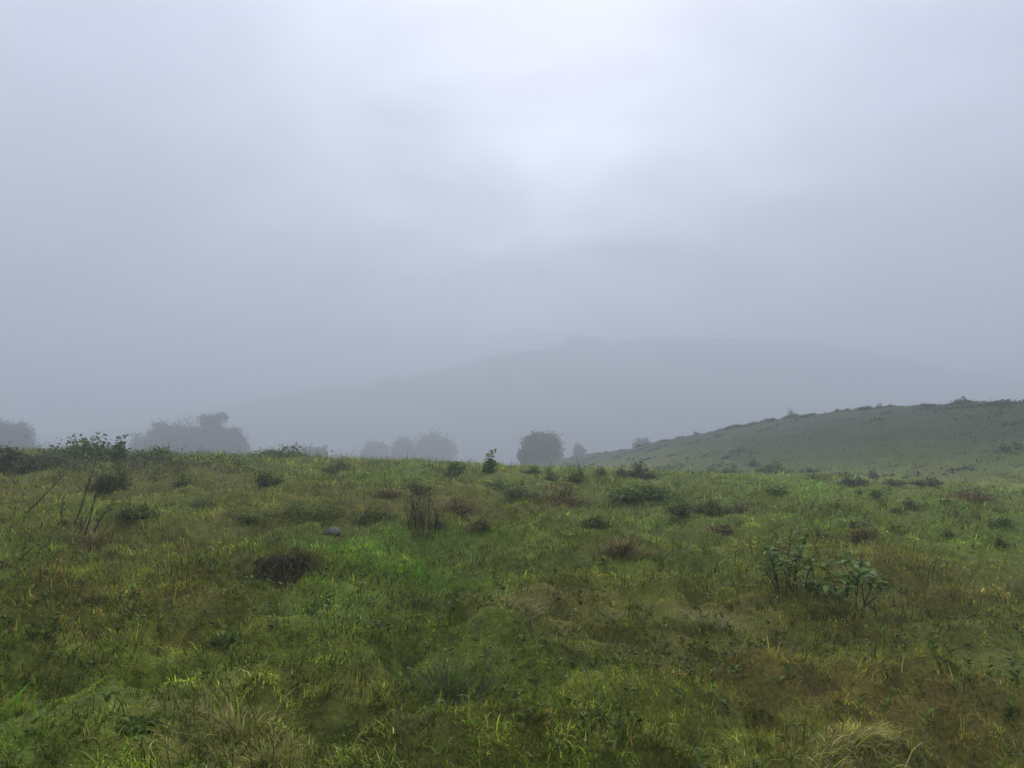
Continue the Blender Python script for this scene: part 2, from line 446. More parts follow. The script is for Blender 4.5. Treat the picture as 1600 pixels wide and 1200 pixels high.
grass_layer(ac, 220000, 6.5, 26.0, .35, 2, .028, .078, .0078, 46)
grass_layer(ac, 110000, 22.0, 62.0, .6, 2, .06, .17, .0070, 46)
# mossy understorey
for n, r0, r1, p in ((230000, 2.7, 9.0, .5), (150000, 8.0, 24.0, .3)):
    r = (r0**-p + rng.random(n)*(r1**-p - r0**-p))**(-1/p); a = np.radians(rng.uniform(-45, 45, n)); x = r*np.sin(a); y = r*np.cos(a)
    keep = (rng.random(n) > pitmask(x, y)*.6) & (holes(x, y) > -.38); x, y, r = x[keep], y[keep], r[keep]; n = len(x)
    W = sward(x, y); W[:, 4] *= .3; W[:, 2] *= 1.4; W /= W.sum(1, keepdims=True)
    col = (W[..., None]*PAL).sum(1)*rng.lognormal(-.1, .35, n)[:, None]*np.exp(.80*fbm(x*3.7, y*3.7, 211, 2) + .40*fbm(x*9, y*9, 213, 2) + .06)[:, None]
    w = .011*np.maximum(1, r/9.0)**.75
    ac.add(*blades(x, y, rng.uniform(.010, .026, n)*np.maximum(1, r/10), w*rng.uniform(.6, 1.3, n), rng.uniform(0, 6.3, n), rng.uniform(.3, 1.3, n), col, 1))
g = ac.build('grass', M_GRASS); g['kind'] = 'stuff'; g['label'] = 'short olive and straw coloured meadow grass'; g['category'] = 'grass'
GREY_ = np.array([.16, .15, .10])
# long thin seeding stems standing above the sward, mostly near the crest
ac = Acc()
n = 21000
a = np.radians(rng.uniform(-50, 42, n)); r = rng.uniform(11, 42, n); x = r*np.sin(a); y = r*np.cos(a)
keep = rng.random(n) < np.clip(.04 + .8*sstep(1, -11, x)*sstep(10, 18, r) + .35*fbm(x*.2, y*.2, 141, 2)*sstep(4, -6, x), .03, 1); x, y = x[keep], y[keep]; n = len(x)
col = np.stack([STRAW*.45, OLIVE*.8, BROWN*.8, GREY_*.8])[rng.integers(0, 4, n)]*rng.uniform(.6, 1.3, n)[:, None]
ac.add(*blades(x, y, rng.uniform(.18, .52, n), .009*np.ones(n), rng.uniform(0, 6.3, n), rng.uniform(.1, .9, n), col, 3))
g = ac.build('seeding_grass', M_DRY); g['kind'] = 'stuff'; g['label'] = 'thin tall seeding grass stems along the crest'; g['category'] = 'grass'

# low broad leaved weeds in the sward
ac = Acc()
n = 4200
u = rng.random(n); r = (2.6**-.5 + u*(34**-.5 - 2.6**-.5))**-2; a = np.radians(rng.uniform(-50, 50, n)); x = r*np.sin(a); y = r*np.cos(a)
keep = rng.random(n) < np.clip(.45 + 1.3*fbm(x*.6, y*.6, 151, 2), .03, 1); x, y = x[keep], y[keep]; n = len(x)
z = H(x, y)
for q in range(6):
    an = q*1.05 + rng.uniform(0, 6.3, n); el = rng.uniform(.15, .9, n)
    D = np.stack([np.cos(an)*np.cos(el), np.sin(an)*np.cos(el), np.sin(el)], 1)
    C = np.stack([x, y, z + rng.uniform(.01, .07, n)], 1)
    s = rng.uniform(.025, .06, n)
    V, Q = leaf_quads(C, D, np.tile([0, 0, 1.0], (n, 1)), s, s*.55)
    c = (DARK*.8 + rng.random((n, 1))*(OLIVE-DARK)*.5)*rng.uniform(.6, 1.3, (n, 1))
    ac.add(V, Q, None, np.repeat(c, 4, 0))
g = ac.build('low_weeds', M_LEAF); g['kind'] = 'stuff'; g['label'] = 'low broad leaved weeds scattered through the turf'; g['category'] = 'weeds'

# ragged darker tufts all over the field
ac = Acc()
n = 8500
u = rng.random(n); r = (5**-.2 + u*(50**-.2 - 5**-.2))**-5; a = np.radians(rng.uniform(-50, 50, n)); x = r*np.sin(a); y = r*np.cos(a)
keep = rng.random(n) < np.clip(.35 + 1.6*fbm(x*.35, y*.35, 181, 3), .05, 1); x, y, r = x[keep], y[keep], r[keep]; n = len(x)
per = 26; sz = rng.lognormal(-2.35, .68, n).clip(.03, .42)*np.clip(r/14, .5, 1.2)
pal = np.stack([DARK*.7, DARK, np.array([.08, .095, .018]), BROWN*.6, BROWN*.9, OLIVE*.8, OLIVE]); kk = rng.integers(0, 7, n)
X = np.repeat(x, per) + rng.normal(0, 1, n*per)*np.repeat(sz, per)*1.2; Y = np.repeat(y, per) + rng.normal(0, 1, n*per)*np.repeat(sz, per)*.8
c = np.repeat(pal[kk], per, 0)*rng.lognormal(0, .3, (n*per, 1))
hm, hc = hillside(X, Y); c = c*(1-hm) + hc*.8*hm
ac.add(*blades(X, Y, np.repeat(sz, per)*rng.uniform(.6, 1.3, n*per) + .03, (.006 + .0005*np.repeat(r, per))*rng.uniform(.6, 1.4, n*per), rng.uniform(0, 6.3, n*per), np.clip(rng.normal(1.1, .35, n*per), .05, 1.45), c, 2))
g = ac.build('ragged_tufts', M_GRASS); g['kind'] = 'stuff'; g['label'] = 'ragged dark and brown tufts dotted over the field'; g['category'] = 'tufts'

# small bright clumps in the foreground turf, and dark ones painting hummock shadows
ac = Acc()
n = 2600
u = rng.random(n); r = (2.9**-.3 + u*(11**-.3 - 2.9**-.3))**(-1/.3); a = np.radians(rng.uniform(-45, 45, n)); x = r*np.sin(a); y = r*np.cos(a)
cn = fbm(x*.8, y*.8, 191, 3); keep = rng.random(n) < np.clip(.3 + 1.8*cn, .04, 1); x, y, r = x[keep], y[keep], r[keep]; n = len(x)
per = 30; sz = rng.lognormal(-2.85, .45, n)
pal = np.stack([DARK*.45, DARK*.7, DARK*.6, BROWN*.4, OLIVE*.9, YELLOW*.7]); kk = rng.choice(6, n, p=[.25, .25, .2, .12, .1, .08])
X = np.repeat(x, per) + rng.normal(0, 1, n*per)*np.repeat(sz, per)*1.1; Y = np.repeat(y, per) + rng.normal(0, 1, n*per)*np.repeat(sz, per)*.9
c = np.repeat(pal[kk], per, 0)*rng.lognormal(0, .35, (n*per, 1))
ac.add(*blades(X, Y, np.repeat(sz, per)*rng.uniform(.5, 1.3, n*per) + .02, .0055*rng.uniform(.6, 1.4, n*per), np.repeat(rng.uniform(0, 6.3, n), per) + rng.normal(0, .8, n*per), np.clip(rng.normal(.95, .35, n*per), .05, 1.45), c, 3))
g = ac.build('turf_clumps', M_GRASS); g['kind'] = 'stuff'; g['label'] = 'small bright clumps and dark shadow-coloured clumps in the foreground turf'; g['category'] = 'tufts'
# tangled grey brown scrub on the left of the crest
ac = Acc()
n = 900
d_ = rng.uniform(16, 36, n); px_ = rng.uniform(-150, 640, n); x = (px_-800)/FPX*d_; y = d_
keep = rng.random(n) < np.clip(.25 + 1.3*fbm(x*.25, y*.25, 201, 3) + .25*sstep(420, 0, px_), .03, 1)*sstep(660, 350, px_); x, y = x[keep], y[keep]; n = len(x); per = 46
sz = rng.lognormal(-1.55, .4, n)
X = np.repeat(x, per) + rng.normal(0, 1, n*per)*np.repeat(sz, per)*.9; Y = np.repeat(y, per) + rng.normal(0, 1, n*per)*np.repeat(sz, per)*.7
P = np.stack([X, Y, H(X, Y) + np.abs(rng.normal(0, .55, n*per))*np.repeat(sz, per)*.8], 1)
pal = np.stack([np.array([.10, .085, .035]), np.array([.075, .09, .026]), np.array([.06, .075, .018]), np.array([.13, .10, .05])])
col = np.repeat(pal[rng.integers(0, 4, n)], per, 0)*rng.lognormal(0, .3, (n*per, 1))
V, Q = leaf_quads(P, rng.normal(0, .7, (n*per, 3)) + [0, 0, .6], rng.normal(0, .7, (n*per, 3)) + [0, 0, 1.0], rng.uniform(.04, .11, n*per), rng.uniform(.02, .045, n*per))
ac.add(V, Q, None, np.repeat(col, 4, 0))
g = ac.build('tangled_scrub', M_LEAF); g['kind'] = 'stuff'; g['label'] = 'tangled grey brown scrub along the left of the crest'; g['category'] = 'scrub'

# coarse tufts on the hillside to the right
ac = Acc()
n = 900
x = rng.uniform(2, 75, n); y = rng.uniform(34, 116, n); zr, dr = ridge_height(x, y)
keep = (rng.random(n) < np.clip(.4 + 1.3*fbm(x*.12, y*.12, 161, 3), .05, 1)) & (dr < 30) & (dr > 1.5); x, y = x[keep], y[keep]; n = len(x); per = 60
sz = rng.lognormal(-.35, .45, n)
X = np.repeat(x, per) + rng.normal(0, .5, n*per)*np.repeat(sz, per)*1.3; Y = np.repeat(y, per) + rng.normal(0, .5, n*per)*np.repeat(sz, per)
P = np.stack([X, Y, H(X, Y) + np.abs(rng.normal(0, .07, n*per))*np.repeat(sz, per)], 1)
hm, hc = hillside(x, y); col = np.repeat(hc*rng.uniform(.7, 1.5, (n, 1)), per, 0)*rng.uniform(.8, 1.25, (n*per, 1))
V, Q = leaf_quads(P, rng.normal(0, 1, (n*per, 3)), rng.normal(0, .4, (n*per, 3)) + [0, 0, 1.0], rng.uniform(.10, .24, n*per), rng.uniform(.08, .16, n*per))
ac.add(V, Q, None, np.repeat(col*1.25, 4, 0))
g = ac.build('hillside_scrub', M_GRASS); g['kind'] = 'stuff'; g['label'] = 'coarse tufts covering the right hillside'; g['category'] = 'scrub'

# ------------------------------------------------------------------ shrubs
KINDS = {'green': (np.array([.085, .130, .020]), np.array([.165, .235, .038])),
         'dark':  (np.array([.075, .108, .019]), np.array([.145, .185, .034])),
         'brown': (np.array([.145, .105, .032]), np.array([.250, .190, .062])),
         'mid':   (np.array([.090, .150, .026]), np.array([.190, .270, .050])),
         'grey':  (np.array([.075, .085, .030]), np.array([.130, .135, .056]))}
def bush_parts(root, w, h, kind, leaf=.05, n=None, sprig=0.0, spiky=0.0, seed=0):
    rg = np.random.default_rng(seed)
    c0, c1 = KINDS[kind]
    nc = int(np.clip(14*w/max(h, .12), 12, 60)); per = 26 if n is None else max(6, n//nc)
    st = Acc(); fo = Acc(); ph = rg.uniform(0, 6.28); nc0 = int(nc*.28)
    for i in range(nc):
        a = rg.uniform(0, 6.283); q = rg.random()**.42*rg.uniform(.8, 1.15); lim = math.sqrt(max(1-min(q, 1)**2*.9, .05))
        hz = h*lim*rg.uniform(.22, 1.0)*(1 + sprig*(rg.random() < .18)*rg.uniform(.4, 1.0))
        hz *= .72 + .34*math.sin(a+ph) + .14*math.sin(3*a+2*ph)
        if i < nc0: hz = h*rg.uniform(.06, .28); q = rg.uniform(.8, 1.45)
        tip = np.array([math.cos(a)*q*w*.47, math.sin(a)*q*w*.40, hz])
        b0 = np.array([tip[0]*.35, tip[1]*.35, -.03])
        mid = b0*.45 + tip*.55 + np.array([0, 0, .06*h])
        r0 = .006 + .008*h
        V, Q, T = tube([b0, mid, tip], [r0, r0*.6, r0*.25], 4)
        st.add(V, Q, T, np.array([.05, .038, .022])*rg.uniform(.7, 1.2))
        s = rg.random(per)**.6
        P = np.where(s[:, None] > .5, mid + (tip-mid)*(2*s[:, None]-1), b0 + (mid-b0)*2*s[:, None])
        P = P + rg.normal(0, 1, (per, 3))*np.array([w*.065+.03, w*.065+.03, h*.09])*(1.0-.3*sprig)
        P[:, 2] = np.maximum(P[:, 2], .0)
        an = rg.uniform(0, 6.283, per); el = rg.normal(.35 + spiky, .5, per)
        D = np.stack([np.cos(an)*np.cos(el), np.sin(an)*np.cos(el), np.sin(el)], 1)
        l = leaf*rg.uniform(.6, 1.5, per)
        V, Q = leaf_quads(P, D, rg.normal(0, .4, (per, 3)) + [0, 0, 1.0], l*(1+spiky), l*(.6-.3*spiky))
        cc = (c0 + (c1-c0)*rg.random((per, 1))*rg.uniform(.3, 1.1))*rg.uniform(.8, 1.2)
        fo.add(V, Q, None, np.repeat(cc, 4, 0))
    st.build('stem', M_BARK, root); fo.build('foliage', M_LEAF, root)
def bush(px, py, wpx, hpx, kind, label, depth=None, name='shrub', cat='shrub', leaf=None, sprig=.3, spiky=0.0, n=None, group=None):
    x, y = ground(px, py) if depth is None else at_depth(px, depth)
    s = y/FPX; w, h = wpx*s*1.05, hpx*s*1.2
    root = thing(name, label, cat, (x, y, h1(x, y)-.01), group)
    if leaf is None: leaf = float(np.clip(y*.0028, .03, .11))
    area = wpx*hpx
    bush_parts(root, w, h, kind, leaf, n or int(np.clip(area*.9, 260, 2400)), sprig, spiky, seed=int(px*7+py*13))
    return root
B = bush
B(148, 722, 116, 44, 'green', 'wide domed green shrub on the skyline at the left', leaf=.10, sprig=.2)
B(184, 716, 24, 40, 'green', 'leafy upright sprig poking from the domed skyline shrub', name='sapling', cat='sapling', leaf=.12, sprig=.6, n=200)
B(112, 716, 26, 24, 'mid', 'pale lime green sprig left of the domed skyline shrub', name='sapling', cat='sapling', leaf=.11, n=200)
B(246, 717, 62, 24, 'green', 'low spreading shrub with flat sprays right of the domed skyline shrub', leaf=.10, sprig=.5, n=400)
B(22, 735, 84, 44, 'grey', 'hazy grey scrub at the left edge of the field', leaf=.09)
B(70, 728, 60, 30, 'grey', 'low grey scrub between the left edge and the domed shrub', leaf=.08)
B(172, 768, 50, 46, 'dark', 'dark upright fern clump below the domed skyline shrub', name='fern_clump', cat='fern', spiky=.5)
B(208, 806, 52, 24, 'dark', 'low dark clump just right of the bare dead stalks')
B(284, 760, 32, 18, 'dark', 'small dark clump on the left slope below the flat sprays')
B(314, 790, 44, 15, 'dark', 'thin dark clump on the left slope above the bright turf')
B(386, 812, 42, 14, 'green', 'low green clump left of the long green mound of brush')
B(432, 718, 92, 26, 'green', 'wide green shrub on the skyline right of the misty grove', leaf=.09, sprig=.5)
B(441, 708, 16, 18, 'green', 'small leafy sprig on top of the wide skyline shrub', name='sapling', cat='sapling', leaf=.10, sprig=.7, n=120)
B(420, 757, 34, 26, 'dark', 'dark cone shaped clump below the wide skyline shrub', spiky=.4)
B(526, 736, 40, 20, 'dark', 'dark shrub just under the crest, left of the faint round trees')
B(550, 763, 30, 13, 'brown', 'small reddish brown clump in the middle left of the field', name='bracken_clump', cat='bracken')
B(482, 812, 112, 48, 'green', 'long dark green mound of brush beside the grey stone', spiky=.3)
B(585, 816, 66, 28, 'dark', 'dark weedy clump between the grey stone and the reeds', spiky=.3)
B(608, 776, 44, 22, 'brown', 'reddish brown bracken behind the dry reeds', name='bracken_clump', cat='bracken')
B(655, 768, 46, 20, 'dark', 'dark leafy clump right behind the dry reeds')
B(712, 801, 50, 26, 'brown', 'brown bracken just right of the dry reeds', name='bracken_clump', cat='bracken')
B(682, 822, 24, 20, 'dark', 'small black green clump at the right foot of the reeds')
B(750, 826, 36, 18, 'brown', 'small brown clump right of and below the reeds', name='bracken_clump', cat='bracken')
B(713, 741, 30, 24, 'green', 'green shrub with a thin sprig at centre crest', sprig=.9, leaf=.08)
B(764, 738, 26, 28, 'green', 'leaning leafy sapling on the skyline left of the round tree', name='sapling', cat='sapling', leaf=.11, sprig=.8, n=260)
B(772, 762, 50, 14, 'mid', 'low green clump above the dark rounded bush')
B(808, 784, 52, 40, 'dark', 'dark rounded bush in the middle of the field', n=1600)
B(874, 792, 82, 36, 'brown', 'wide brown bracken patch right of the dark rounded bush', name='bracken_clump', cat='bracken', spiky=.3)
B(828, 740, 40, 13, 'dark', 'low dark strip of brush under the round tree')
B(862, 750, 18, 20, 'green', 'small upright shrub right below the round tree')
B(900, 751, 28, 24, 'green', 'upright shrub above the wide brown bracken', sprig=.5)
B(942, 742, 20, 14, 'dark', 'small dark shrub near the foot of the right hillside')
B(971, 740, 10, 13, 'dark', 'tiny dark upright shrub between two shrubs near the crest', n=160)
B(1004, 747, 56, 24, 'grey', 'wide hazy shrub near the crest right of centre')
B(1000, 777, 90, 20, 'mid', 'broad patch of leafy green weeds right of centre', name='weed_patch', cat='weeds', leaf=.09)
B(1060, 800, 40, 26, 'dark', 'left and largest bush of the dark row right of centre', n=900)
B(1094, 802, 26, 22, 'dark', 'middle bush of the dark row right of centre')
B(1122, 803, 44, 25, 'dark', 'right bush of the dark row beside dry grass', n=900)
B(1150, 800, 40, 18, 'brown', 'brown dry clump at the right end of the dark row', name='bracken_clump', cat='bracken')
B(1056, 817, 26, 13, 'dark', 'small dark clump just below the dark row of bushes')
B(1126, 832, 48, 20, 'brown', 'dark brown clump below the dark row of bushes', name='bracken_clump', cat='bracken')
B(1112, 736, 20, 13, 'green', 'left of two small leafy shrubs under the right hillside', leaf=.09)
B(1143, 739, 28, 16, 'green', 'right of two small leafy shrubs under the right hillside', leaf=.09)
B(1178, 728, 18, 11, 'grey', 'hazy little bush at the field edge below the hillside')
B(1208, 740, 50, 20, 'dark', 'dark twiggy bush at the field edge below the hillside', sprig=.6)
B(930, 824, 44, 22, 'dark', 'dark tuft left of the small bush below the row', spiky=.5)
B(1268, 737, 12, 10, 'dark', 'tiny dark upright bush at the far field edge', n=140)
B(1278, 749, 38, 11, 'dark', 'low flat dark bush at the far field edge')
B(1334, 757, 44, 20, 'grey', 'double humped hazy bush at the far field edge on the right')
B(1365, 747, 16, 13, 'grey', 'hazy round bush right of the double humped bush', n=200)
B(1394, 757, 38, 11, 'grey', 'low hazy bush in the row toward the right edge')
B(1448, 757, 50, 13, 'grey', 'faint wide bush, last of the hazy row toward the right')
B(1344, 772, 15, 11, 'dark', 'small dark bush below the double humped bush', n=160)
B(1371, 774, 20, 13, 'dark', 'pair of dark sprigs below the low hazy bush', n=160)
B(1516, 784, 70, 24, 'brown', 'long brown hump of bracken on the right slope', name='bracken_clump', cat='bracken')
B(1311, 797, 50, 15, 'dark', 'long low dark bush on the right slope')
B(1426, 797, 34, 17, 'dark', 'dark blocky bush on the right slope', n=700)
B(1399, 799, 15, 9, 'dark', 'small dark clump left of the blocky bush', n=160)
B(1480, 785, 12, 9, 'dark', 'tiny dark clump left of the long brown hump', n=140)
B(1212, 772, 32, 19, 'dark', 'rounded dark bush on the slope under the twiggy bush', n=600)
B(1348, 847, 44, 26, 'brown', 'dark brown clump behind the leafy foreground shrubs', name='bracken_clump', cat='bracken', spiky=.3)
B(1395, 830, 15, 15, 'dark', 'small dark upright weed right of the dark brown clump', n=140)
B(1565, 820, 30, 16, 'green', 'green clump close to the right edge')
B(1480, 836, 18, 11, 'dark', 'small dark clump low on the right slope', n=160)
B(1563, 852, 24, 17, 'dark', 'dark clump near the right edge below the green one', n=300)
B(1282, 840, 26, 14, 'dark', 'small dark clump just behind the taller leafy shrub', n=300)
B(1340, 822, 40, 14, 'grey', 'low grey green clump above the dark brown clump')
B(210, 1150, 70, 34, 'green', 'dark broad leaved weed in the left foreground', name='broadleaf_weed', cat='weed', leaf=.055, n=420, sprig=0)
B(350, 1005, 30, 16, 'green', 'small broad leaved weed in the left foreground', name='broadleaf_weed', cat='weed', leaf=.05, n=140, sprig=0)

# ------------------------------------------------------------------ leafy shrubs in the right foreground: every leaf a part
def leaf_mesh(name, l, w, c, droop):
    ts = [0, .18, .42, .68, .88, 1]; ws = [.03, .62, 1, .78, .36, 0]
    V = []
    for t, q in zip(ts, ws):
        z = -droop*l*t*t
        V += [(-q*w/2, t*l, z + .14*w*q), (0, t*l, z), (q*w/2, t*l, z + .14*w*q)]
    V = V[:-2]; n = len(V)
    Q = []
    for i in range(4):
        Q += [[3*i, 3*i+1, 3*i+4, 3*i+3], [3*i+1, 3*i+2, 3*i+5, 3*i+4]]
    T = [[12, 13, 15], [13, 14, 15]]
    o = build(name, V, Q, T, np.tile(c, (n, 1)), M_LEAF, smooth=True)
    me = o.data; bpy.data.objects.remove(o); return me
leaf_meshes = [leaf_mesh('leaf', .105, .042, c, d) for c, d in (((.100, .190, .022), .25), ((.125, .215, .028), .45), ((.075, .135, .015), .15), ((.18, .25, .060), .35))]
def leafy_shrub(px, py, label, stems, nleaf, lscale, seed):
    x, y = ground(px, py); s = y/FPX
    root = thing('leafy_shrub', label, 'shrub', (x, y, h1(x, y)-.01))
    rg = random.Random(seed)
    for (dx, dz, dyy) in stems:
        tip = np.array([dx*s, dyy, dz*s]); b0 = np.array([dx*s*rg.uniform(.1, .7), dyy*rg.uniform(.2, 1.2), -.03])
        mid = b0*.5+tip*.5 + np.array([rg.uniform(-.07, .07), rg.uniform(-.05, .05), rg.uniform(-.02, .06)])
        V, Q, T = tube([b0, b0*.6+mid*.4, mid, mid*.4+tip*.6, tip], [.0055, .005, .004, .003, .002], 5)
        st = build('stem', V, Q, T, np.tile((.045, .035, .022), (len(V), 1)), M_BARK, root, True)
        for k in range(nleaf):
            f = 1 - .55*(k/nleaf)**1.2
            P = mid*(1-max(0, 2*f-1)) + tip*max(0, 2*f-1) if f > .5 else mid
            an = k*2.4 + rg.uniform(-.5, .5); el = rg.uniform(-.15, .75)*(1 if k > 2 else 1.3)
            lf = bpy.data.objects.new('leaf', rg.choice(leaf_meshes)); coll.objects.link(lf); lf.parent = root
            lf.location = Vector(P) + Vector((rg.uniform(-.012, .012), rg.uniform(-.012, .012), rg.uniform(-.01, .01)))
            lf.rotation_euler = (el, rg.uniform(-.5, .5), an)
            q = lscale*rg.uniform(.6, 1.15); lf.scale = (q, q, q)
    return root
leafy_shrub(1232, 925, 'taller leafy green shrub with bare forked stems in the right foreground',
            [(-38, 44, .05), (-30, 62, .0), (-10, 78, .10), (8, 92, .02), (18, 74, -.08), (34, 88, .06), (46, 66, -.05), (50, 46, .1), (-16, 50, -.1), (-24, 70, .08), (22, 58, .12)], 22, .84, 3)
leafy_shrub(1322, 944, 'lower spreading shrub with large pale leaves, right of the forked shrub',
            [(-46, 40, .05), (-22, 58, .1), (0, 70, 0), (14, 52, -.1), (30, 66, .05), (40, 46, -.05), (-8, 38, -.12), (46, 54, .1), (-34, 30, -.05), (20, 36, .1), (62, 40, .0), (-56, 26, .05)], 17, 1.0, 8)

# ------------------------------------------------------------------ dead stalks, reeds, tussocks
def stalk(root, p0, p1, r, col, bow=.03, name='stalk', heads=0, rg=random):
    p0 = np.array(p0, float); p1 = np.array(p1, float)
    m = (p0+p1)/2 + np.array([rg.uniform(-bow, bow), rg.uniform(-bow, bow), bow*.5])
    V, Q, T = tube([p0, p0*.25+m*.75, m*.5+p1*.5, p1], [r, r*.85, r*.6, r*.3], 4)
    A = Acc(); A.add(V, Q, T, col)
    for h in range(heads):
        t = .6 + .4*h/heads; P = p0 + (p1-p0)*t
        D = np.array([rg.uniform(-1, 1), rg.uniform(-1, 1), .8])
        V, Q = leaf_quads(P[None], D[None], np.array([[0, 0, 1.0]]), .05, .018); A.add(V, Q, None, col)
    return A.build(name, M_DRY, root)
rg = random.Random(5)
x, y = ground(140, 838); s = y/FPX
root = thing('dead_plant', 'bare dead plant with dark leaning stalks on the left slope', 'dead plant', (x, y, h1(x, y)))
DK = np.array([.030, .028, .014])
for (a0, b0, a1, b1, r, hd) in [(-34, 0, -2, 122, .011, 4), (-36, 0, -44, 66, .008, 3), (-10, 0, 18, 70, .011, 5), (-6, 0, 28, 58, .008, 4), (-22, 0, -12, 34, .008, 2), (0, 0, 34, 42, .007, 2), (-16, 0, 10, 86, .007, 4), (6, 0, 22, 30, .006, 2)]:
    stalk(root, (a0*s, rg.uniform(-.1, .1), -.03), (a1*s, rg.uniform(-.2, .2), b1*s), r, DK*rg.uniform(.8, 1.3), heads=hd, rg=rg)
for (a0, b0, a1, b1) in [(22, 0, 60, 46), (40, 0, 66, 34)]:
    stalk(root, (a0*s, -.1, -.03), (a1*s, -.15, b1*s), .006, np.array([.22, .19, .11]), rg=rg)
x, y = ground(70, 800)
root = thing('seed_stalk', 'single dark seed stalk leaning at the far left of the field', 'stalk', (x, y, h1(x, y)))
stalk(root, (-.25, 0, -.03), (.25, 0, .50), .009, DK, heads=6, rg=rg)

def tuft(px, py, wpx, hpx, n, cols, label, lean=(.1, .6), dirn=None, bw=.005, name='grass_tussock', cat='tussock', segs=4, mat=None, n_dark=0):
    x0, y0 = ground(px, py); s = y0/FPX; w, h = wpx*s, hpx*s; z0 = h1(x0, y0)
    root = thing(name, label, cat, (x0, y0, z0))
    q = np.abs(rng.normal(0, .33, n))*w; a = rng.uniform(0, 6.283, n)
    x = x0 + q*np.cos(a); y = y0 + q*np.sin(a)*.8
    ld = a + rng.normal(0, .5, n) if dirn is None else rng.normal(dirn, .62, n)
    le = rng.uniform(lean[0], lean[1], n)
    col = np.array(cols)[rng.integers(0, len(cols), n)]*rng.uniform(.6, 1.3, n)[:, None]
    V, Q, T, C = blades(x, y, h*rng.lognormal(-.35, .32, n)/np.cos(np.minimum(le, 1.0)), bw*rng.lognormal(-.1, .45, n), ld, le, col, segs)
    V = V - np.array([x0, y0, z0])
    o = build('blade', V, Q, T, C, mat or M_GRASS, root); o['kind'] = 'stuff'
    for k in range(n_dark):
        b = np.array([rng.uniform(-.3, .3)*w, rng.uniform(-.15, .15), -.02])
        stalk(root, b, b + np.array([rng.uniform(-.28, .30)*h, rng.uniform(-.2, .2)*h, h*rng.uniform(.4, 1.1)]), .005, np.array([.035, .026, .015])*rng.uniform(.7, 1.5), heads=3, rg=rg)
    return root
GREY = np.array([.16, .15, .10])
tuft(1310, 958, 260, 24, 800, [DARK*.6, BROWN*.6, BROWN*.8, OLIVE*.6, STRAW*.4], 'grass coloured dark as shade at the foot of the leafy foreground shrubs', (.3, 1.2), bw=.006)  # blade colours darkened to stand in for the shade beneath the shrubs
tuft(660, 822, 92, 62, 260, [GREY, BROWN, STRAW*.6, GREY*.6], 'tall dry grey brown reeds standing in mid field', (.0, .5), bw=.006, name='reed_clump', cat='reeds', mat=M_DRY, n_dark=16)
tuft(735, 800, 60, 30, 160, [BROWN, STRAW*.5], 'low fringe of dry stems right of the tall reeds', (.05, .5), bw=.008, name='reed_clump', cat='reeds', mat=M_DRY)
tuft(700, 1080, 170, 38, 800, [DARK*1.3, OLIVE, np.array([.09, .115, .05]), GREY*.8], 'long grey green tussock drooping over dark hollows, bottom centre', (.3, 1.2), bw=.006)
tuft(1335, 1172, 120, 34, 600, [STRAW, STRAW*.7, BROWN, YELLOW*.8], 'combed over straw yellow tussock at the bottom right', (.7, 1.35), dirn=-.5, bw=.006, mat=M_DRY)
tuft(375, 1150, 170, 40, 420, [STRAW, STRAW*.8, OLIVE, YELLOW*.8, BROWN], 'pale straw tussock with crossing stems, bottom left', (.3, 1.3), bw=.0048, mat=M_DRY)
tuft(425, 1196, 130, 30, 380, [STRAW*.9, BROWN, YELLOW*.7], 'golden straw tussock at the bottom edge, left of centre', (.3, 1.2), bw=.0048, mat=M_DRY)
tuft(20, 1120, 90, 22, 420, [YELLOW, YELLOW*.8, BRIGHT], 'bright yellow green tussock at the bottom left edge', (.5, 1.2), dirn=.6, bw=.005)
tuft(815, 955, 80, 24, 420, [STRAW*.9, STRAW*.6, OLIVE], 'flattened straw tussock in the middle foreground', (.8, 1.4), dirn=.3, bw=.005, mat=M_DRY)
tuft(650, 905, 230, 18, 1300, [BRIGHT, BRIGHT*.7, DARK*1.4], 'lush bright green tussock right of the dark earth bank', (.1, .8), bw=.006)
tuft(1105, 985, 70, 30, 350, [STRAW*.7, OLIVE, GREY*.8], 'pale wispy tussock in the right middle foreground', (.3, 1.1), bw=.005, mat=M_DRY)
tuft(970, 862, 90, 24, 600, [BROWN*.8, BROWN, STRAW*.5, np.array([.13, .07, .03])], 'reddish brown hummock of dry grass in mid field', (.3, 1.2), bw=.007, mat=M_DRY)
tuft(150, 855, 100, 24, 420, [BROWN*.8, STRAW*.5, BROWN], 'brown dry tussock at the foot of the dead stalks', (.5, 1.2), bw=.008, mat=M_DRY)

# ------------------------------------------------------------------ earth bank, stone
def lump(name, w, d, h, seed, nu=40, nv=14, rough=.18, flat=1.0):
    V = []; rgn = np.random.default_rng(seed); o1 = rgn.uniform(0, 50)
    for j in range(nv+1):
        f = j/nv*math.pi*.5
        for i in range(nu):
            a = 2*math.pi*i/nu
            k = 1 + rough*float(fbm(np.array([math.cos(a)*1.7+o1+f]), np.array([math.sin(a)*1.7+f*1.6]), seed, 3)[0])*1.8
            V.append((math.cos(a)*math.cos(f)**.7*w*.5*k, math.sin(a)*math.cos(f)**.7*d*.5*k, math.sin(f)*h*k - .04))
    Q = [[j*nu+i, j*nu+(i+1) % nu, (j+1)*nu+(i+1) % nu, (j+1)*nu+i] for j in range(nv) for i in range(nu)]
    return np.array(V), np.array(Q)
x, y = ground(452, 908); s = y/FPX
root = thing('earth_bank', 'dark bare earth bank with dry roots and twigs, left of the bright turf', 'earth bank', (x, y+.12, h1(x, y+.12)))
V, Q = lump('soil', 104*s, .52, 40*s, 4, rough=.30)
build('soil', V, Q, None, np.tile((.034, .025, .012), (len(V), 1))*np.random.default_rng(1).uniform(.6, 1.5, (len(V), 1)), M_GROUND, root)
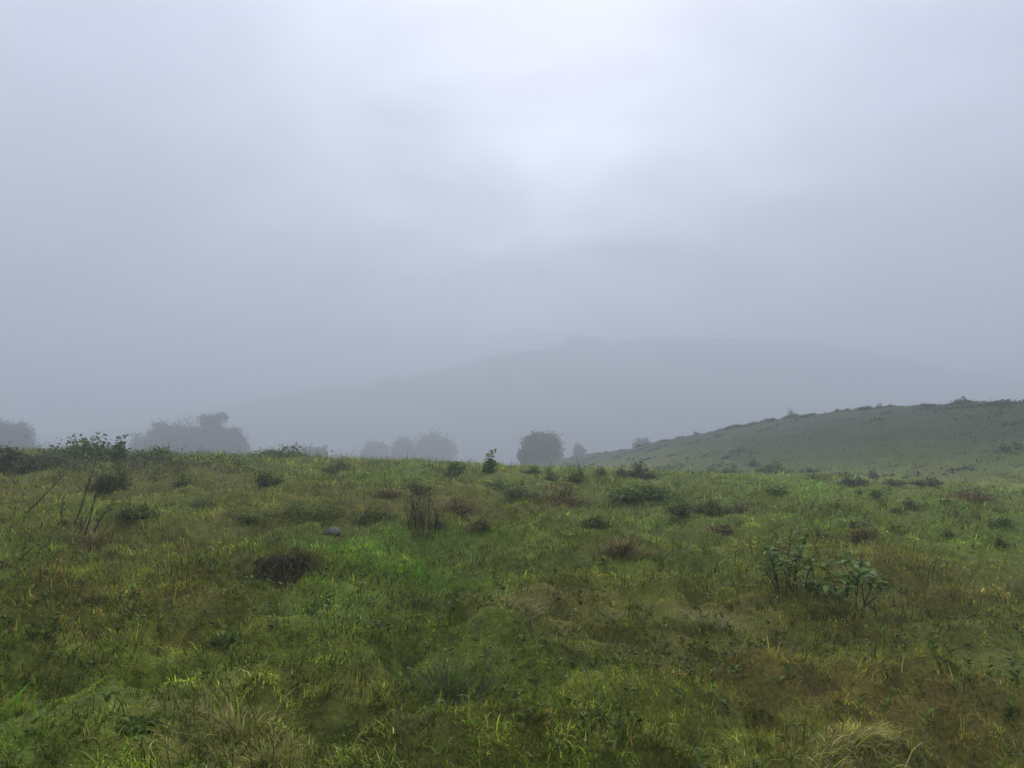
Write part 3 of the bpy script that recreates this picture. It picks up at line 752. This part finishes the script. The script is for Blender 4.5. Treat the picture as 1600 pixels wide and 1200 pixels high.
n = 2600; an_ = rng.uniform(0, 6.283, n); rho = np.sqrt(rng.uniform(.0, 1.35, n)); a = np.cos(an_)*rho*58*s; b = np.sin(an_)*rho*.275
kp = (b > -.08 + rng.normal(0, .06, n)) | (rho > .88) | (rng.random(n) < .16); a, b, rho = a[kp], b[kp], rho[kp]; n = len(a)
zz = np.sin(np.arccos(np.clip(rho, 0, 1)**(1/.7)))*40*s - .01
cc = np.stack([OLIVE, DARK, STRAW*.7, BROWN, OLIVE*.6, GREY*.9])[rng.integers(0, 6, n)]*rng.uniform(.6, 1.3, (n, 1))
V, Q, T, C = blades(a, b, rng.uniform(.06, .15, n), .006*np.ones(n), rng.normal(-1.6, .9, n), rng.uniform(.4, 1.4, n), cc, 3, zz - .03)
o = build('turf_fringe', V, Q, T, C, M_GRASS, root); o['kind'] = 'stuff'
for k in range(20):
    a = rg.uniform(-.5, .5)*105*s; b = rg.uniform(-.26, .02); zz = 38*s*math.sqrt(max(0, 1-(a/(60*s))**2))*rg.uniform(.3, 1.05)
    an = rg.uniform(-.6, .6) + (math.pi if rg.random() < .5 else 0); l = rg.uniform(.04, .22)
    stalk(root, (a, b-.05, zz), (a+math.cos(an)*l, b-.05+rg.uniform(-.06, .03), zz+rg.uniform(-.08, .06)), rg.uniform(.0012, .003),
          np.array([.26, .23, .16])*rg.uniform(.2, 1.0), .015, 'twig', rg=rg)
x, y = ground(520, 822); s = y/FPX
V, Q = lump('stone', 24*s, 18*s, 8*s, 12, 20, 8, .22)
o = build('stone', V, Q, None, None, M_STONE, None, True, (x, y, h1(x, y) - .045))
tag(o, 'small grey stone lying in the turf below the green mound', 'stone')

# ------------------------------------------------------------------ trees
def tree(px, wpx, pytop, depth, label, lobes, kind='grey', leaves=5200, leaf=.26, name='broadleaf_tree', group=None, gap=.22, base=None, seed=None, low=.0):
    x, y = at_depth(px, depth); z0 = h1(x, y) - .1
    top = (EYE + ray(px, pytop)*depth)[2]; h = top - z0; w = wpx*depth/FPX
    root = thing(name, label, 'tree', (x, y, z0), group)
    rgn = np.random.default_rng(seed or int(px*3+pytop))
    c0, c1 = (c*.58 for c in KINDS[kind])
    leaves = int(leaves*2.6); leaf = leaf*depth/95.0
    tr = Acc(); cr = Acc()
    th = h*.45
    V, Q, T = tube([[0, 0, -.2], [w*.01, 0, th*.35], [-w*.012, .1, th*.7], [0, .05, th]], [.035*h, .028*h, .022*h, .016*h], 7)
    tr.add(V, Q, T, (.05, .042, .032))
    vol = [l[2]*l[3]*(1 if l[1] > .58 else .3) for l in lobes]; tot = sum(vol)
    for (lx, lz, lw, lh), vv in zip(lobes, vol):
        c = np.array([lx*w, rgn.uniform(-.1, .1)*w, lz*h]); rad = np.array([lw*w*.5, lw*w*.45, lh*h*.5])
        V, Q, T = tube([[0, .05, th*.55], (np.array([0, 0, th]) + c)/2 + [0, 0, .1*h*(lz-.5)], c + [0, 0, rad[2]*.3]], [.015*h, .010*h, .004*h], 5)
        tr.add(V, Q, T, (.05, .042, .032))
        nl = int(leaves*vv/tot); ncl = max(10, int(nl/28)); per = max(8, nl//ncl)
        d = unit(rgn.normal(0, 1, (ncl, 3))); q = rgn.uniform(.45, 1.0, ncl)[:, None]**.5
        cc = c + d*q*rad*(1 + .18*rgn.normal(0, 1, (ncl, 1))*gap/.22)
        for kx in range(0, ncl, 9):
            V, Q, T = tube([c, (c+cc[kx])/2 + [0, 0, .02*h], cc[kx]], [.006*h, .004*h, .002*h], 4); tr.add(V, Q, T, (.05, .042, .032))
        P = np.repeat(cc, per, 0) + rgn.normal(0, 1, (ncl*per, 3))*rad.mean()*gap
        P[:, 2] = np.maximum(P[:, 2], low*h + .15)
        D = rgn.normal(0, 1, (len(P), 3)) + [0, 0, .2]
        l = leaf*rgn.uniform(.6, 1.4, len(P))
        V, Q = leaf_quads(P, D, rgn.normal(0, .7, (len(P), 3)) + [0, 0, 1.0], l, l*.62)
        col = np.repeat(c0 + (c1-c0)*rgn.random((ncl, 1)), per, 0)*rgn.uniform(.75, 1.25, (len(P), 1))
        cr.add(V, Q, None, np.repeat(col, 4, 0))
    tr.build('trunk', M_BARK, root, True); cr.build('crown', M_LEAF, root)
    return root
# lobes: (x across as share of width, z as share of height, width share, height share)
tree(847, 60, 679, 126, 'round dense tree standing alone in the mist beyond the crest',
     [(0, .62, .92, .62), (-.14, .74, .62, .46), (.16, .76, .62, .44), (0, .84, .6, .30), (-.2, .45, .55, .5), (.22, .45, .55, .5), (.02, .35, .8, .5)], 'dark', 7000, .24, gap=.2)
tree(822, 24, 702, 120, 'small tree half hidden at the left side of the round tree', [(0, .72, .9, .5), (.1, .5, .9, .6)], 'dark', 1800, .22)
tree(22, 56, 658, 150, 'misty flat topped tree at the left edge of the picture', [(-.25, .78, .7, .38), (.18, .80, .62, .32), (.3, .66, .45, .28), (-.1, .55, .9, .5)], 'grey', 6000, .24)
tree(230, 56, 672, 172, 'leftmost low tree of the misty grove behind the domed shrub', [(-.2, .66, .6, .5), (.2, .78, .55, .44), (0, .5, .9, .5)], 'grey', 2800, .24)
tree(252, 30, 659, 178, 'slim pale tree second from the left in the misty grove', [(0, .84, .8, .28), (-.1, .62, .8, .4), (0, .4, .8, .4)], 'grey', 2200, .24)
tree(286, 76, 662, 168, 'broad dark tree in the middle of the misty grove', [(-.1, .75, .8, .44), (.25, .70, .6, .42), (0, .5, 1, .5)], 'grey', 5200, .25)
tree(332, 64, 646, 175, 'tallest tree of the misty grove with a ragged crown', [(-.12, .91, .50, .12), (.20, .95, .32, .08), (.05, .80, .40, .16), (-.25, .72, .5, .2), (.3, .70, .5, .2), (-.15, .5, .9, .46), (.25, .55, .6, .4)], 'grey', 4600, .25, gap=.2)
tree(360, 56, 662, 170, 'thin open crowned tree at the right end of the misty grove', [(.0, .84, .5, .18), (.28, .72, .42, .2), (-.2, .68, .5, .3), (.2, .5, .5, .24), (-.1, .42, .7, .4)], 'grey', 4200, .22, gap=.26)
tree(492, 40, 692, 165, 'faint low tree behind the crest right of the misty grove', [(-.2, .8, .6, .3), (.2, .82, .5, .26), (0, .6, .9, .5)], 'grey', 1800, .26)
tree(588, 34, 693, 245, 'left of three faint round trees in thick fog', [(0, .78, .95, .40), (-.2, .6, .6, .4), (.2, .55, .7, .4)], 'dark', 2600, .32)
tree(631, 34, 690, 230, 'middle of three faint round trees in thick fog', [(0, .80, .95, .38), (.2, .6, .6, .4), (-.2, .55, .7, .4)], 'dark', 2600, .32)
tree(681, 52, 683, 245, 'right and widest of three faint round trees in fog', [(-.1, .80, .8, .36), (.25, .74, .5, .34), (0, .55, .95, .5)], 'dark', 3600, .32)
tree(903, 20, 695, 165, 'tiny faint tree right of the round tree', [(.1, .9, .7, .16), (-.2, .78, .5, .14), (0, .6, .5, .3)], 'dark', 900, .26, gap=.26)
tree(1003, 26, 686, 165, 'small faint tree peeping over the slope of the right hillside', [(0, .85, .95, .28), (0, .6, .8, .4)], 'dark', 1600, .32)
for i, (px, w, py) in enumerate([(893, 14, 534), (903, 12, 531), (915, 16, 533), (927, 13, 532), (939, 12, 535)]):
    tree(px, w, py, FAR_Y-1, 'faint tree in the row on the crest of the far foggy hill', [(0, .75, .95, .5), (0, .5, .7, .5)], 'dark', 500, .5, group='trees on the far hill crest')
for i, (px, w, py) in enumerate([(598, 13, 596), (612, 14, 594)]):
    tree(px, w, py, FAR_Y-1, 'faint tree on the lower left shoulder of the far hill', [(0, .75, .95, .5), (0, .5, .7, .5)], 'dark', 500, .5, group='trees on the far hill shoulder')

ac = Acc(); n = 9000
x = rng.uniform(-300, 520, n); y = FAR_Y + rng.uniform(-90, 15, n); cl_ = fbm(x*.05, y*.05, 171, 2); keep = cl_ > -.15; x, y, cl_ = x[keep], y[keep], cl_[keep]; n = len(x)
P = np.stack([x, y, H(x, y) + rng.uniform(0, 1, n)*(1.5 + 4*np.maximum(cl_, 0))], 1)
V, Q = leaf_quads(P, rng.normal(0, 1, (n, 3)), rng.normal(0, 1, (n, 3)), rng.uniform(.9, 2.0, n), rng.uniform(.7, 1.4, n))
ac.add(V, Q, None, np.repeat(np.array([.035, .045, .02])*rng.uniform(.6, 1.4, (n, 1)), 4, 0))
g = ac.build('hill_woods', M_LEAF); g['kind'] = 'stuff'; g['label'] = 'low woods covering the far foggy hill'; g['category'] = 'woods'

# bushes along the skyline of the right hillside: a few built, the rest copied
def ridge_point(px):
    best = None
    ys = np.arange(46, 125, .5); d = ray(px, 690)
    z = H(d[0]*ys, ys); e = (z-1.6)/ys; i = int(np.argmax(e)); return d[0]*ys[i], ys[i], z[i]
protos = []
for k in range(5):
    root = thing('ridge_bush', 'low dark bush in the row along the right hillside skyline', 'bush', (0, 0, 0), 'bushes along the right hillside skyline')
    bush_parts(root, 1.15, .55, ['dark', 'green', 'grey', 'dark', 'green'][k], .13, 420, .3, 0, 900+k); protos.append(root)
rg = random.Random(21)
px = 915; i = 0
while px < 1640:
    x, y, z = ridge_point(px); src = protos[i % 5]
    if i < 5: o = src
    else:
        o = src.copy(); coll.objects.link(o)
        for ch in list(src.children):
            c = ch.copy(); coll.objects.link(c); c.parent = o
    q = rg.uniform(.35, .95)*(.8 if px < 1150 else 1.0)
    o.location = (x, y - rg.uniform(0, 1.2), 0); o.location.z = h1(o.location.x, o.location.y) - .04
    part_of = 'low left end' if px < 1130 else ('middle stretch' if px < 1380 else 'high right end')
    o['label'] = 'low dark bush on the %s of the right hillside skyline' % part_of; o['group'] = 'bushes on the %s of the hillside skyline' % part_of
    o.rotation_euler.z = rg.uniform(0, 6.28); o.scale = (q*rg.uniform(.8, 1.5), q*rg.uniform(.8, 1.2), q*rg.uniform(.7, 1.2))
    px += rg.choice([4, 6, 8, 11, 15, 22])*rg.uniform(.7, 1.3); i += 1
x, y, z = ridge_point(1241)
root = thing('ridge_shrub', 'upright shrub standing highest on the right hillside skyline', 'shrub', (x, y, z-.05))
bush_parts(root, 1.1, 1.25, 'dark', .13, 500, .3, 0, 77)

# ------------------------------------------------------------------ the fog
def haze():
    X, z0, z1 = 920.0, -60.0, 46.0
    o_ = bpy.data.objects['ground'].data
    zs = np.zeros(len(o_.vertices)*3); o_.vertices.foreach_get('co', zs); zmin, zmax = zs[2::3].min(), zs[2::3].max()
    z0 = zmin - 1.0; z1 = zmax + 9.0
    print('TERRAIN', zmin, zmax)
    V = [(-X, -X, z0), (X, -X, z0), (X, X, z0), (-X, X, z0), (-X, -X, z1), (X, -X, z1), (X, X, z1), (-X, X, z1)]
    Q = [[3, 2, 1, 0], [4, 5, 6, 7], [0, 1, 5, 4], [1, 2, 6, 5], [2, 3, 7, 6], [3, 0, 4, 7]]
    m = bpy.data.materials.new('fog'); m.use_nodes = True; t = m.node_tree; t.nodes.clear()
    ou = t.nodes.new('ShaderNodeOutputMaterial'); pv = t.nodes.new('ShaderNodeVolumePrincipled')
    pv.inputs['Color'].default_value = (.715, .745, .815, 1); pv.inputs['Density'].default_value = HAZE_DENSITY
    pv.inputs['Anisotropy'].default_value = .25
    t.links.new(pv.outputs[0], ou.inputs['Volume'])
    o = build('haze', V, Q, None, None, m); o['kind'] = 'stuff'; o['label'] = 'pale even fog over the whole hillside'; o['category'] = 'fog'
haze()
